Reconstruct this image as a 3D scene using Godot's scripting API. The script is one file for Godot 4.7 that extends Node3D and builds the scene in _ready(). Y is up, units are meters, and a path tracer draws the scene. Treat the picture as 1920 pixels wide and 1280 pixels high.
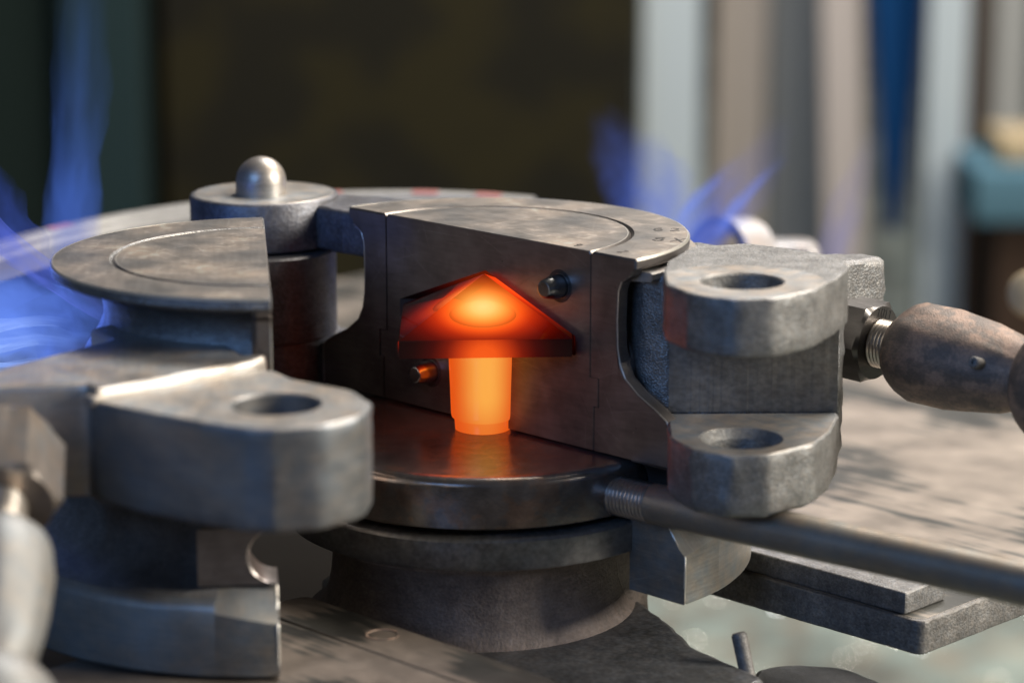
extends Node3D
# A hot pressed-glass knob standing in an opened two-part iron mould.
# Lengths inside the builders are millimetres; Shape.mesh() turns them into metres.

var M := {}
var wob := FastNoiseLite.new()

# ---------------------------------------------------------------- mesh building
class Shape:
	var v := PackedVector3Array()
	var n := PackedVector3Array()
	var uv := PackedVector2Array()
	var col := PackedColorArray()
	var use_uv := false
	var use_col := false
	var mirror := false
	func tri(a: Vector3, b: Vector3, c: Vector3, na: Vector3, nb: Vector3, nc: Vector3, ua := Vector2.ZERO, ub := Vector2.ZERO, uc := Vector2.ZERO) -> void:
		if mirror:
			a.z = -a.z; b.z = -b.z; c.z = -c.z; na.z = -na.z; nb.z = -nb.z; nc.z = -nc.z
		var g := (b - a).cross(c - a)
		if g.length_squared() < 1e-14:
			return
		if g.dot(na + nb + nc) > 0.0:
			v.append_array([a, c, b]); n.append_array([na, nc, nb]); uv.append_array([ua, uc, ub])
		else:
			v.append_array([a, b, c]); n.append_array([na, nb, nc]); uv.append_array([ua, ub, uc])
	func flat(a: Vector3, b: Vector3, c: Vector3, out: Vector3) -> void:
		var g := (b - a).cross(c - a).normalized()
		if g.dot(out) < 0.0:
			g = -g
		tri(a, b, c, g, g, g)
	func mesh() -> ArrayMesh:
		var s := v.duplicate()
		for i in s.size():
			s[i] *= 0.001
		var arr := []
		arr.resize(Mesh.ARRAY_MAX)
		arr[Mesh.ARRAY_VERTEX] = s
		arr[Mesh.ARRAY_NORMAL] = n
		if use_uv:
			arr[Mesh.ARRAY_TEX_UV] = uv
		if use_col:
			arr[Mesh.ARRAY_COLOR] = col
		var m := ArrayMesh.new()
		m.add_surface_from_arrays(Mesh.PRIMITIVE_TRIANGLES, arr)
		return m

var mirror_now := false

func shape() -> Shape:
	var s := Shape.new()
	s.mirror = mirror_now
	return s

func newell(r: PackedVector3Array) -> Vector3:
	var o := Vector3.ZERO
	for i in r.size():
		var a := r[i]
		var b := r[(i + 1) % r.size()]
		o += Vector3((a.y - b.y) * (a.z + b.z), (a.z - b.z) * (a.x + b.x), (a.x - b.x) * (a.y + b.y))
	return o

func centre(r: PackedVector3Array) -> Vector3:
	var o := Vector3.ZERO
	for p in r:
		o += p
	return o / r.size()

# A planar cap; the polygon may be concave.
func cap(s: Shape, r: PackedVector3Array, out: Vector3, like := PackedVector3Array()) -> void:
	var nn := newell(r).normalized()
	var ax := (Vector3.UP if absf(nn.y) < 0.9 else Vector3.RIGHT).cross(nn).normalized()
	var ay := nn.cross(ax)
	var flat2 := PackedVector2Array()
	for p in r:
		flat2.append(Vector2(p.dot(ax), p.dot(ay)))
	var t := Geometry2D.triangulate_polygon(flat2)
	if t.is_empty() and like.size() == r.size():
		# the inset outline folds over in a tight corner: take the triangles of the full outline
		flat2.clear()
		for p in like:
			flat2.append(Vector2(p.dot(ax), p.dot(ay)))
		t = Geometry2D.triangulate_polygon(flat2)
	if t.is_empty() and newell(r).length() > 2.0:
		push_warning("cap not triangulated at %s of %d" % [r[0], r.size()])
	for i in range(0, t.size(), 3):
		s.flat(r[t[i]], r[t[i + 1]], r[t[i + 2]], out)

# Skins a stack of rings. closed: each ring is a loop. wrap: the last ring joins the first.
func loft(s: Shape, rings: Array, closed := true, cap0 := true, cap1 := true, crease := 32.0, wrap := false, inward := false, uvs := []) -> void:
	var nr := rings.size()
	var np: int = rings[0].size()
	var rows := nr if wrap else nr - 1
	var cols := np if closed else np - 1
	var F := []
	var vol := 0.0
	var c := Vector3.ZERO
	for r in rings:
		c += centre(r)
	c /= nr
	for i in rows:
		var a: PackedVector3Array = rings[i]
		var b: PackedVector3Array = rings[(i + 1) % nr]
		var row := PackedVector3Array()
		row.resize(cols)
		for j in cols:
			var k := (j + 1) % np
			var g := (b[k] - a[j]).cross(b[j] - a[k])
			row[j] = g
			vol += g.dot((a[j] + a[k] + b[j] + b[k]) * 0.25 - c)
		F.append(row)
	var sgn := 1.0 if vol > 0.0 else -1.0
	if inward:
		sgn = -sgn
	var N := []
	for i in rows:
		var row := PackedVector3Array()
		row.resize(cols)
		for j in cols:
			row[j] = F[i][j].normalized() * sgn
		N.append(row)
	var lim := cos(deg_to_rad(crease))
	for i in rows:
		var a: PackedVector3Array = rings[i]
		var b: PackedVector3Array = rings[(i + 1) % nr]
		for j in cols:
			var k := (j + 1) % np
			var f: Vector3 = N[i][j]
			var q := []
			for corner in [[0, 0], [0, 1], [1, 0], [1, 1]]:
				var acc := Vector3.ZERO
				for di in [corner[0] - 1, corner[0]]:
					for dj in [corner[1] - 1, corner[1]]:
						var ii: int = i + di
						var jj: int = j + dj
						if wrap:
							ii = posmod(ii, rows)
						if closed:
							jj = posmod(jj, cols)
						if ii < 0 or jj < 0 or ii >= rows or jj >= cols:
							continue
						var o: Vector3 = N[ii][jj]
						if o.dot(f) >= lim:
							acc += o
				q.append(acc.normalized() if acc.length_squared() > 0.0 else f)
			var ua := Vector2.ZERO; var ub := ua; var uc := ua; var ud := ua
			if uvs.size():
				ua = uvs[i][j]; ub = uvs[i][j + 1]; uc = uvs[i + 1][j]; ud = uvs[i + 1][j + 1]
			s.tri(a[j], a[k], b[k], q[0], q[1], q[3], ua, ub, ud)
			s.tri(a[j], b[k], b[j], q[0], q[3], q[2], ua, ud, uc)
	if not wrap and closed:
		var i0: Vector3 = centre(rings[0]) - centre(rings[1])
		var i1: Vector3 = centre(rings[nr - 1]) - centre(rings[nr - 2])
		if cap0:
			cap(s, rings[0], i0 if i0.length() > 1e-6 else centre(rings[0]) - c, rings[nr / 2])
		if cap1:
			cap(s, rings[nr - 1], i1 if i1.length() > 1e-6 else centre(rings[nr - 1]) - c, rings[nr / 2])

# Outline with rounded corners from [x, y, radius] triples.
func rnd(pts: Array, step := 3.0) -> PackedVector2Array:
	var o := PackedVector2Array()
	var m := pts.size()
	for i in m:
		var p := Vector2(pts[i][0], pts[i][1])
		var r: float = pts[i][2] if pts[i].size() > 2 else 0.0
		if r <= 0.0:
			o.append(p)
			continue
		var pr: Array = pts[(i + m - 1) % m]
		var nx: Array = pts[(i + 1) % m]
		var d0 := (Vector2(pr[0], pr[1]) - p)
		var d1 := (Vector2(nx[0], nx[1]) - p)
		var ang := absf(d0.angle_to(d1))
		var cut := minf(r / tan(ang / 2.0), minf(d0.length(), d1.length()) * 0.49)
		var rr := cut * tan(ang / 2.0)
		var a := p + d0.normalized() * cut
		var b := p + d1.normalized() * cut
		var cc := p + (d0.normalized() + d1.normalized()).normalized() * (rr / sin(ang / 2.0))
		var a0 := (a - cc).angle()
		var sweep := wrapf((b - cc).angle() - a0, -PI, PI)
		var steps := maxi(2, int(absf(sweep) * rr / step) + 2)
		for k in steps + 1:
			o.append(cc + Vector2.from_angle(a0 + sweep * k / steps) * rr)
	return o

func dense(poly: PackedVector2Array, step: float) -> PackedVector2Array:
	var o := PackedVector2Array()
	for i in poly.size():
		var a := poly[i]
		var b := poly[(i + 1) % poly.size()]
		var k := maxi(1, int(a.distance_to(b) / step))
		for j in k:
			o.append(a.lerp(b, float(j) / k))
	return o

func inset(poly: PackedVector2Array, d: float) -> PackedVector2Array:
	if d == 0.0:
		return poly
	var o := PackedVector2Array()
	var m := poly.size()
	var area := 0.0
	for i in m:
		area += poly[i].cross(poly[(i + 1) % m])
	var cw := 1.0 if area > 0.0 else -1.0
	for i in m:
		var e0 := (poly[i] - poly[(i + m - 1) % m]).normalized()
		var e1 := (poly[(i + 1) % m] - poly[i]).normalized()
		var n0 := Vector2(e0.y, -e0.x) * cw
		var n1 := Vector2(e1.y, -e1.x) * cw
		var h := (n0 + n1).normalized()
		o.append(poly[i] - h * d / maxf(0.5, h.dot(n0)))
	return o

func shrunk(poly: PackedVector2Array, d: float) -> PackedVector2Array:
	return Geometry2D.offset_polygon(poly, -d)[0]

func circle(r: float, m := 64, c := Vector2.ZERO) -> PackedVector2Array:
	var o := PackedVector2Array()
	for i in m:
		o.append(c + Vector2.from_angle(TAU * i / m) * r)
	return o

# Levels [height, inset] of a prism with rounded edges.
func levels(y0: float, y1: float, b0: float, b1: float, fine := 0.0) -> Array:
	var o := []
	if b0 > 0.0:
		for k in 3:
			var a := PI / 2 * k / 3
			o.append([y0 + b0 * (1 - cos(a)), b0 * (1 - sin(a))])
	o.append([y0 + b0, 0.0])
	if fine > 0.0:
		var k := int((y1 - b1 - y0 - b0) / fine)
		for i in range(1, k):
			o.append([lerpf(y0 + b0, y1 - b1, float(i) / k), 0.0])
	o.append([y1 - b1, 0.0])
	if b1 > 0.0:
		for k in range(1, 4):
			var a := PI / 2 * k / 3
			o.append([y1 - b1 * (1 - sin(a)), b1 * (1 - cos(a))])
	return o

# Prism along y over an outline in (x, z). rough: cast unevenness in mm; to: maps (x, y, z) anywhere.
func prism(s: Shape, poly: PackedVector2Array, y0: float, y1: float, b0 := 0.6, b1 := 0.6, rough := 0.0, tilt := Vector3.ZERO, to := Transform3D.IDENTITY, crease := 32.0) -> void:
	var p := dense(poly, 3.0) if rough > 0.0 else poly
	var rings := []
	for l in levels(y0, y1, b0, b1, 4.0 if rough > 0.0 else 0.0):
		var r := PackedVector3Array()
		var q := inset(p, l[1])
		var mid := Vector2.ZERO
		for a in q:
			mid += a
		mid /= q.size()
		for a in q:
			var w := Vector3(a.x, l[0] + (a.x * tilt.x + a.y * tilt.z + tilt.y) * clampf((l[0] - y0) / (y1 - y0), 0, 1), a.y)
			if rough > 0.0:
				var h := wob.get_noise_3d(w.x * 7, w.y * 7, w.z * 7) * rough
				var dir := (a - mid).normalized() * h
				w += Vector3(dir.x, 0, dir.y)
			r.append(to * w)
		rings.append(r)
	loft(s, rings, true, true, true, crease)

# Prism with one round hole, chamfered at the top.
func prism_hole(s: Shape, poly: PackedVector2Array, y0: float, y1: float, b0: float, b1: float, hole: Vector2, hr: float, cham: float, rough := 0.0) -> void:
	var p := dense(poly, 3.0) if rough > 0.0 else poly
	var rings := []
	var last := PackedVector2Array()
	var first := PackedVector2Array()
	for l in levels(y0, y1, b0, b1, 4.0 if rough > 0.0 else 0.0):
		var r := PackedVector3Array()
		var q := inset(p, l[1])
		var flat2 := PackedVector2Array()
		for a in q:
			var b := a
			if rough > 0.0:
				b += (a - hole).normalized() * wob.get_noise_3d(a.x * 7, l[0] * 7, a.y * 7) * rough
			flat2.append(b)
			r.append(Vector3(b.x, l[0], b.y))
		if first.is_empty():
			first = flat2
		last = flat2
		rings.append(r)
	loft(s, rings, true, false, false, 32.0)
	var hrings := []
	var radii := [[y0, hr + cham * 0.5], [y0 + cham * 0.5, hr], [y1 - cham, hr], [y1 - cham * 0.3, hr + cham * 0.7], [y1, hr + cham]]
	for l in radii:
		var r := PackedVector3Array()
		for a in circle(l[1], 72, hole):
			r.append(Vector3(a.x, l[0], a.y))
		hrings.append(r)
	loft(s, hrings, true, false, false, 40.0, false, true)
	for side in [[first, y0, Vector3.DOWN, hr + cham * 0.5], [last, y1, Vector3.UP, hr + cham]]:
		for half in [-1.0, 1.0]:
			var box := PackedVector2Array([hole, hole + Vector2(0, 900), hole + Vector2(900 * half, 900), hole + Vector2(900 * half, -900), hole + Vector2(0, -900)])
			for a in Geometry2D.intersect_polygons(side[0], box):
				for b in Geometry2D.clip_polygons(a, circle(side[3], 72, hole)):
					var r := PackedVector3Array()
					for c in b:
						r.append(Vector3(c.x, side[1], c.y))
					cap(s, r, side[2])

# Part of a solid of revolution about y: closed profile [r, y], from angle a0 to a1 (0 = +x, growing towards -z).
func turned(s: Shape, prof: Array, a0: float, a1: float, step := 3.0, rough := 0.0, crease := 32.0) -> void:
	var m := maxi(2, int(absf(a1 - a0) / step))
	var rings := []
	for i in m + 1:
		var a := deg_to_rad(lerpf(a0, a1, float(i) / m))
		var r := PackedVector3Array()
		for p in prof:
			var rr: float = p[0]
			if rough > 0.0 and p.size() > 2:
				rr += wob.get_noise_3d(cos(a) * p[0] * 6, p[1] * 6, sin(a) * p[0] * 6) * rough
			r.append(Vector3(cos(a) * rr, p[1], -sin(a) * rr))
		rings.append(r)
	loft(s, rings, true, true, true, crease)

# Solid of revolution along any axis: open profile [along, r] from one end to the other.
func lathe(s: Shape, prof: Array, at: Vector3, dir: Vector3, m := 64, crease := 32.0, c0 := true, c1 := true, inward := false) -> void:
	var d := dir.normalized()
	var ax := (Vector3.UP if absf(d.y) < 0.9 else Vector3.RIGHT).cross(d).normalized()
	var ay := d.cross(ax)
	var rings := []
	for p in prof:
		var r := PackedVector3Array()
		for i in m:
			var a := TAU * i / m
			r.append(at + d * p[0] + (ax * cos(a) + ay * sin(a)) * maxf(p[1], 0.001))
		rings.append(r)
	loft(s, rings, true, c0, c1, crease, false, inward)

# ---------------------------------------------------------------- scene tree
func numbered(called: String) -> String:
	var n := called
	var k := 0
	while has_node(NodePath(n)):
		k += 1
		n = "%s_%03d" % [called, k]
	return n

func obj(called: String, s: Shape, m: Material, parent: Node) -> MeshInstance3D:
	var o := MeshInstance3D.new()
	o.mesh = s.mesh()
	o.material_override = m
	var n := called
	var k := 0
	while parent.has_node(NodePath(n)):
		k += 1
		n = "%s_%03d" % [called, k]
	o.name = n
	parent.add_child(o, true)
	return o

func thing(called: String, label: String, category: String, at := Vector3.ZERO, basis_ := Basis.IDENTITY, group := "") -> Node3D:
	var o := Node3D.new()
	o.name = numbered(called)
	add_child(o, true)
	o.transform = Transform3D(basis_, at * 0.001)
	o.set_meta("label", label)
	o.set_meta("category", category)
	if group:
		o.set_meta("group", group)
	return o

func tag(o: Node, label: String, category: String, group := "") -> void:
	o.set_meta("label", label)
	o.set_meta("category", category)
	if group:
		o.set_meta("group", group)

func struct(o: Node) -> void:
	o.set_meta("kind", "structure")

# ---------------------------------------------------------------- materials
func lin(r: float, g: float, b: float) -> Color:
	return Color(r, g, b).linear_to_srgb()

func grey_noise(size: int, seed_: int, freq: float, oct: int, kind := FastNoiseLite.TYPE_SIMPLEX_SMOOTH, gain := 0.5) -> PackedByteArray:
	var f := FastNoiseLite.new()
	f.seed = seed_
	f.noise_type = kind
	f.frequency = freq
	f.fractal_type = FastNoiseLite.FRACTAL_FBM if oct > 1 else FastNoiseLite.FRACTAL_NONE
	f.fractal_octaves = oct
	f.fractal_gain = gain
	var im := f.get_seamless_image(size, size)
	im.convert(Image.FORMAT_L8)
	return im.get_data()

# Stretches a noise picture along one side, for brushed metal.
func streaks(size: int, seed_: int, long: int) -> PackedByteArray:
	var f := FastNoiseLite.new()
	f.seed = seed_
	f.noise_type = FastNoiseLite.TYPE_SIMPLEX_SMOOTH
	f.frequency = 0.16
	f.fractal_octaves = 3
	var im := f.get_seamless_image(size / long, size)
	im.convert(Image.FORMAT_L8)
	im.resize(size, size, Image.INTERPOLATE_CUBIC)
	return im.get_data()

func picture(size: int, f: Callable) -> ImageTexture:
	var b := PackedByteArray()
	b.resize(size * size * 3)
	for i in size * size:
		var c: Color = f.call(i)
		b[i * 3] = int(clampf(c.r, 0, 1) * 255)
		b[i * 3 + 1] = int(clampf(c.g, 0, 1) * 255)
		b[i * 3 + 2] = int(clampf(c.b, 0, 1) * 255)
	return ImageTexture.create_from_image(Image.create_from_data(size, size, false, Image.FORMAT_RGB8, b))

func grey_tex(size: int, d: PackedByteArray) -> ImageTexture:
	return ImageTexture.create_from_image(Image.create_from_data(size, size, false, Image.FORMAT_L8, d))

func metal(called: String, color: Color, metallic: float, rough: float, albedo: Texture2D, scale: float, bump: Texture2D = null, depth := 0.0, rough_tex: Texture2D = null) -> StandardMaterial3D:
	var m := StandardMaterial3D.new()
	m.resource_name = called
	m.albedo_color = color
	m.metallic = metallic
	m.roughness = rough
	m.uv1_triplanar = true
	m.uv1_scale = Vector3.ONE * scale
	m.albedo_texture = albedo
	if bump:
		m.heightmap_enabled = true
		m.heightmap_texture = bump
		m.heightmap_scale = depth
	if rough_tex:
		m.roughness_texture = rough_tex
		m.roughness_texture_channel = BaseMaterial3D.TEXTURE_CHANNEL_RED
	M[called] = m
	return m

func plain(called: String, color: Color, metallic: float, rough: float) -> StandardMaterial3D:
	var m := StandardMaterial3D.new()
	m.resource_name = called
	m.albedo_color = color
	m.metallic = metallic
	m.roughness = rough
	M[called] = m
	return m

func make_materials() -> void:
	var S := 512
	var big := grey_noise(S, 3, 0.008, 5)
	var mid := grey_noise(S, 7, 0.03, 5)
	var fine := grey_noise(S, 11, 0.16, 3)
	var grain := grey_noise(S, 17, 0.09, 3, FastNoiseLite.TYPE_SIMPLEX_SMOOTH, 0.6)
	var spots := grey_noise(S, 23, 0.045, 4)
	var brush := streaks(S, 29, 16)
	var brush2 := streaks(S, 31, 8)
	var scr := PackedFloat32Array()
	scr.resize(S * S)
	var rg := RandomNumberGenerator.new()
	rg.seed = 4
	for k in 420:
		var px := rg.randf() * S
		var py := rg.randf() * S
		var an := rg.randf_range(-0.5, 0.5) if k % 3 else rg.randf() * TAU
		var ln := rg.randi_range(8, 90)
		var st := rg.randf_range(-0.10, 0.16)
		for q in ln:
			an += rg.randf_range(-0.01, 0.01)
			px += cos(an)
			py += sin(an)
			scr[posmod(int(py), S) * S + posmod(int(px), S)] += st * sin(PI * q / ln)
	for k in 260:
		var px := rg.randi() % S
		var py := rg.randi() % S
		var st := rg.randf_range(-0.22, 0.2)
		for q in rg.randi_range(1, 4):
			scr[posmod(py + q / 2, S) * S + posmod(px + q % 2, S)] += st
	# bare machined iron, faintly brushed, with warm and cool stains
	var machined := picture(S, func(i):
		var a := big[i] / 255.0
		var b := mid[i] / 255.0
		var c := brush[i] / 255.0
		var k := 0.86 + 0.14 * (a - 0.5) + 0.10 * (b - 0.5) + 0.1 * (c - 0.5) + 0.06 * (fine[i] / 255.0 - 0.5) + scr[i]
		var w := 0.1 * (b - a)
		return Color(k * (1.0 + w), k, k * (1.0 - w)))
	var spots2 := grey_noise(S, 53, 0.06, 5)
	var stained := picture(S, func(i):
		var a := big[i] / 255.0
		var b := spots2[i] / 255.0
		var k := 0.80 + 0.26 * (a - 0.5) + 0.05 * (mid[i] / 255.0 - 0.5) + 0.08 * (brush[i] / 255.0 - 0.5)
		k += 0.12 * smoothstep(0.56, 0.74, b) * smoothstep(0.48, 0.62, a) + scr[i]
		var w := 0.03 + 0.10 * (a - 0.5)
		return Color(k * (1.0 + w), k, k * (1.0 - w)))
	# smooth dark parting face with light handling marks
	var face := picture(S, func(i):
		var k := 0.86 + 0.16 * (big[i] / 255.0 - 0.5) + 0.12 * (mid[i] / 255.0 - 0.5) + 0.08 * (brush2[i] / 255.0 - 0.5) + scr[i] * 0.8
		return Color(k * 1.03, k, k * 0.98))
	# sand-cast skin
	var cast := picture(S, func(i):
		var g := grain[i] / 255.0
		var k := 0.8 + 0.3 * (g - 0.5) + 0.2 * (mid[i] / 255.0 - 0.5) + 0.25 * (big[i] / 255.0 - 0.5)
		var w := 0.05 * (spots[i] / 255.0 - 0.5)
		return Color(k * (1.0 + w), k, k * (1.0 - w)))
	# oxide scale that has flaked off in islands
	var scaled := picture(S, func(i):
		var a := big[i] / 255.0 * 0.6 + spots[i] / 255.0 * 0.4
		var k := 0.62 + 0.2 * (mid[i] / 255.0 - 0.5) + 0.1 * (fine[i] / 255.0 - 0.5)
		var edge := 1.0 - clampf(absf(a - 0.58) / 0.018, 0, 1)
		var isle := smoothstep(0.57, 0.59, a)
		var c := Color(k, k * 0.97, k * 0.95).lerp(Color(k * 1.25, k * 0.98, k * 0.8), isle * 0.5)
		return c.lerp(Color(0.95, 0.9, 0.82), edge * 0.25))
	# pinkish brown forge scale with dark patches
	var forge := picture(S, func(i):
		var a := big[i] / 255.0 * 0.65 + mid[i] / 255.0 * 0.35
		var t := smoothstep(0.42, 0.62, a)
		var k := 0.9 + 0.25 * (fine[i] / 255.0 - 0.5) + 0.35 * (grain[i] / 255.0 - 0.5)
		return Color(0.52, 0.46, 0.42).lerp(Color(0.80, 0.66, 0.57), t) * k)
	# worn table plate: tan dust wiped away in dark smears
	var smear := streaks(S, 41, 14)
	var smear2 := streaks(S, 43, 3)
	var table := picture(S, func(i):
		var a := smear[i] / 255.0 * 0.3 + big[i] / 255.0 * 0.7
		var t := smoothstep(0.36, 0.5, a)
		var k := 0.9 + 0.25 * (mid[i] / 255.0 - 0.5) + 0.06 * (smear2[i] / 255.0 - 0.5)
		return Color(0.38, 0.39, 0.38).lerp(Color(0.77, 0.735, 0.695), t) * k)
	var floor_ := picture(S, func(i):
		var a := big[i] / 255.0
		var b := mid[i] / 255.0
		var k := 0.75 + 0.7 * (a - 0.5) + 0.25 * (b - 0.5)
		return Color(0.92, 0.97, 0.93).lerp(Color(0.9, 0.84, 0.76), smoothstep(0.5, 0.65, spots[i] / 255.0)) * k)
	var grain_t := grey_tex(S, grain)
	var fine_t := grey_tex(S, fine)
	var brush_t := grey_tex(S, brush)
	var rough_b := PackedByteArray()
	rough_b.resize(S * S)
	for i in S * S:
		rough_b[i] = clampi(int(255 * (0.85 + 0.16 * (mid[i] / 255.0 - 0.5) + 0.16 * (big[i] / 255.0 - 0.5))), 0, 255)
	var rough_t := grey_tex(S, rough_b)
	metal("machined", lin(0.40, 0.375, 0.345), 0.75, 0.52, machined, 6.0, fine_t, 0.004, rough_t)
	metal("disc_top", lin(0.43, 0.412, 0.395), 0.75, 0.44, stained, 4.5, fine_t, 0.004, rough_t)
	metal("parting_face", lin(0.225, 0.215, 0.21), 0.9, 0.42, face, 5.0, brush_t, 0.003, rough_t)
	metal("cast_iron", lin(0.24, 0.235, 0.23), 0.7, 0.55, cast, 13.0, grain_t, 0.03)
	metal("cast_skin", lin(0.25, 0.248, 0.245), 0.75, 0.42, cast, 19.0, grain_t, 0.05)
	metal("dark_cast", lin(0.19, 0.18, 0.17), 0.5, 0.6, cast, 11.0, grain_t, 0.03)
	metal("plate_steel", lin(0.46, 0.455, 0.465), 0.8, 0.27, scaled, 6.5, fine_t, 0.004, rough_t)
	metal("ring_steel", lin(0.27, 0.265, 0.26), 0.75, 0.42, cast, 6.0, fine_t, 0.008)
	metal("rust_cast", lin(0.27, 0.215, 0.185), 0.3, 0.65, cast, 11.0, grain_t, 0.03)
	metal("forge_scale", lin(0.40, 0.40, 0.39), 0.25, 0.6, forge, 14.0, fine_t, 0.02)
	metal("rod_steel", lin(0.25, 0.215, 0.17), 0.6, 0.45, machined, 8.0, fine_t, 0.01)
	metal("bright_steel", lin(0.62, 0.60, 0.56), 0.95, 0.3, face, 10.0)
	metal("black_steel", lin(0.06, 0.06, 0.06), 0.6, 0.4, cast, 12.0, fine_t, 0.01)
	metal("table_plate", lin(0.43, 0.405, 0.38), 0.45, 0.55, table, 1.5, fine_t, 0.01, rough_t)
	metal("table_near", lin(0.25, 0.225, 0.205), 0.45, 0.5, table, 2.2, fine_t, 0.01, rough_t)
	metal("bar_steel", lin(0.22, 0.215, 0.21), 0.5, 0.55, cast, 13.0, grain_t, 0.025)
	metal("floor_concrete", lin(0.29, 0.305, 0.29), 0.0, 0.7, floor_, 0.55)
	metal("hinge_iron", lin(0.17, 0.17, 0.185), 0.7, 0.5, cast, 8.0, grain_t, 0.02)
	metal("ring_end", lin(0.30, 0.29, 0.265), 0.75, 0.45, machined, 8.0, brush_t, 0.006)
	metal("lug_right", lin(0.275, 0.27, 0.26), 0.7, 0.48, cast, 12.0, grain_t, 0.02)
	metal("lug_left", lin(0.205, 0.206, 0.206), 0.7, 0.52, machined, 7.0, fine_t, 0.006, rough_t)
	metal("bright_dark", lin(0.45, 0.43, 0.42), 0.95, 0.32, face, 10.0)
	metal("pale_steel", lin(0.2, 0.2, 0.192), 0.4, 0.55, machined, 8.0)
	metal("nut_steel", lin(0.13, 0.13, 0.13), 0.85, 0.35, face, 9.0)
	metal("nut_warm", lin(0.30, 0.265, 0.235), 0.8, 0.4, machined, 9.0)
	metal("rail_paint", lin(0.28, 0.29, 0.285), 0.1, 0.5, face, 4.0)
	metal("burner_steel", lin(0.30, 0.28, 0.27), 0.5, 0.45, machined, 8.0)
	var mottle := picture(S, func(i):
		var a := smoothstep(0.35, 0.7, big[i] / 255.0)
		return Color(0.78, 0.77, 0.74).lerp(Color(0.94, 0.90, 0.74), a))
	metal("olive", lin(0.024, 0.0225, 0.018), 0.0, 0.95, mottle, 0.8)
	M.olive.metallic_specular = 0.12
	for c in [["red_paint", 0.30, 0.14, 0.13], ["green_dark", 0.009, 0.015, 0.0125], ["teal_dark", 0.015, 0.028, 0.029], ["pale_grey", 0.34, 0.38, 0.39], ["taupe", 0.26, 0.23, 0.20], ["mid_grey", 0.27, 0.27, 0.25], ["taupe_light", 0.34, 0.30, 0.27], ["blue_cloth", 0.004, 0.035, 0.11], ["pale_warm", 0.36, 0.36, 0.34], ["teal", 0.06, 0.12, 0.15], ["brown_dark", 0.035, 0.022, 0.015], ["tan", 0.32, 0.25, 0.15]]:
		plain(c[0], lin(c[1], c[2], c[3]), 0.0, 0.85).metallic_specular = 0.2
	plain("chip", lin(0.8, 0.8, 0.78), 1.0, 0.12)
	plain("worn", lin(0.62, 0.59, 0.53), 0.9, 0.34)  # rubbed edge metal, brightened so that edges carry a painted highlight
	plain("gap_shade", lin(0.012, 0.011, 0.010), 0.0, 1.0).metallic_specular = 0.03  # matte near-black, so that the gap reads as shade
	plain("graphite", lin(0.02, 0.019, 0.018), 0.2, 0.55)
	plain("pin_steel", lin(0.30, 0.31, 0.33), 1.0, 0.22)

# ---------------------------------------------------------------- the mould
const CH := 0.5

# The knob's section on the parting plane, a touch larger than the glass: [x, y]
func cavity_outline() -> Array:
	return [[-15.2, 1.5], [-15.2, 42.6], [-56.9, 42.6], [-56.9, 51.2], [0.6, 72.9], [57.1, 51.2], [57.1, 42.6], [15.2, 42.6], [15.2, 1.5]]

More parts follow.
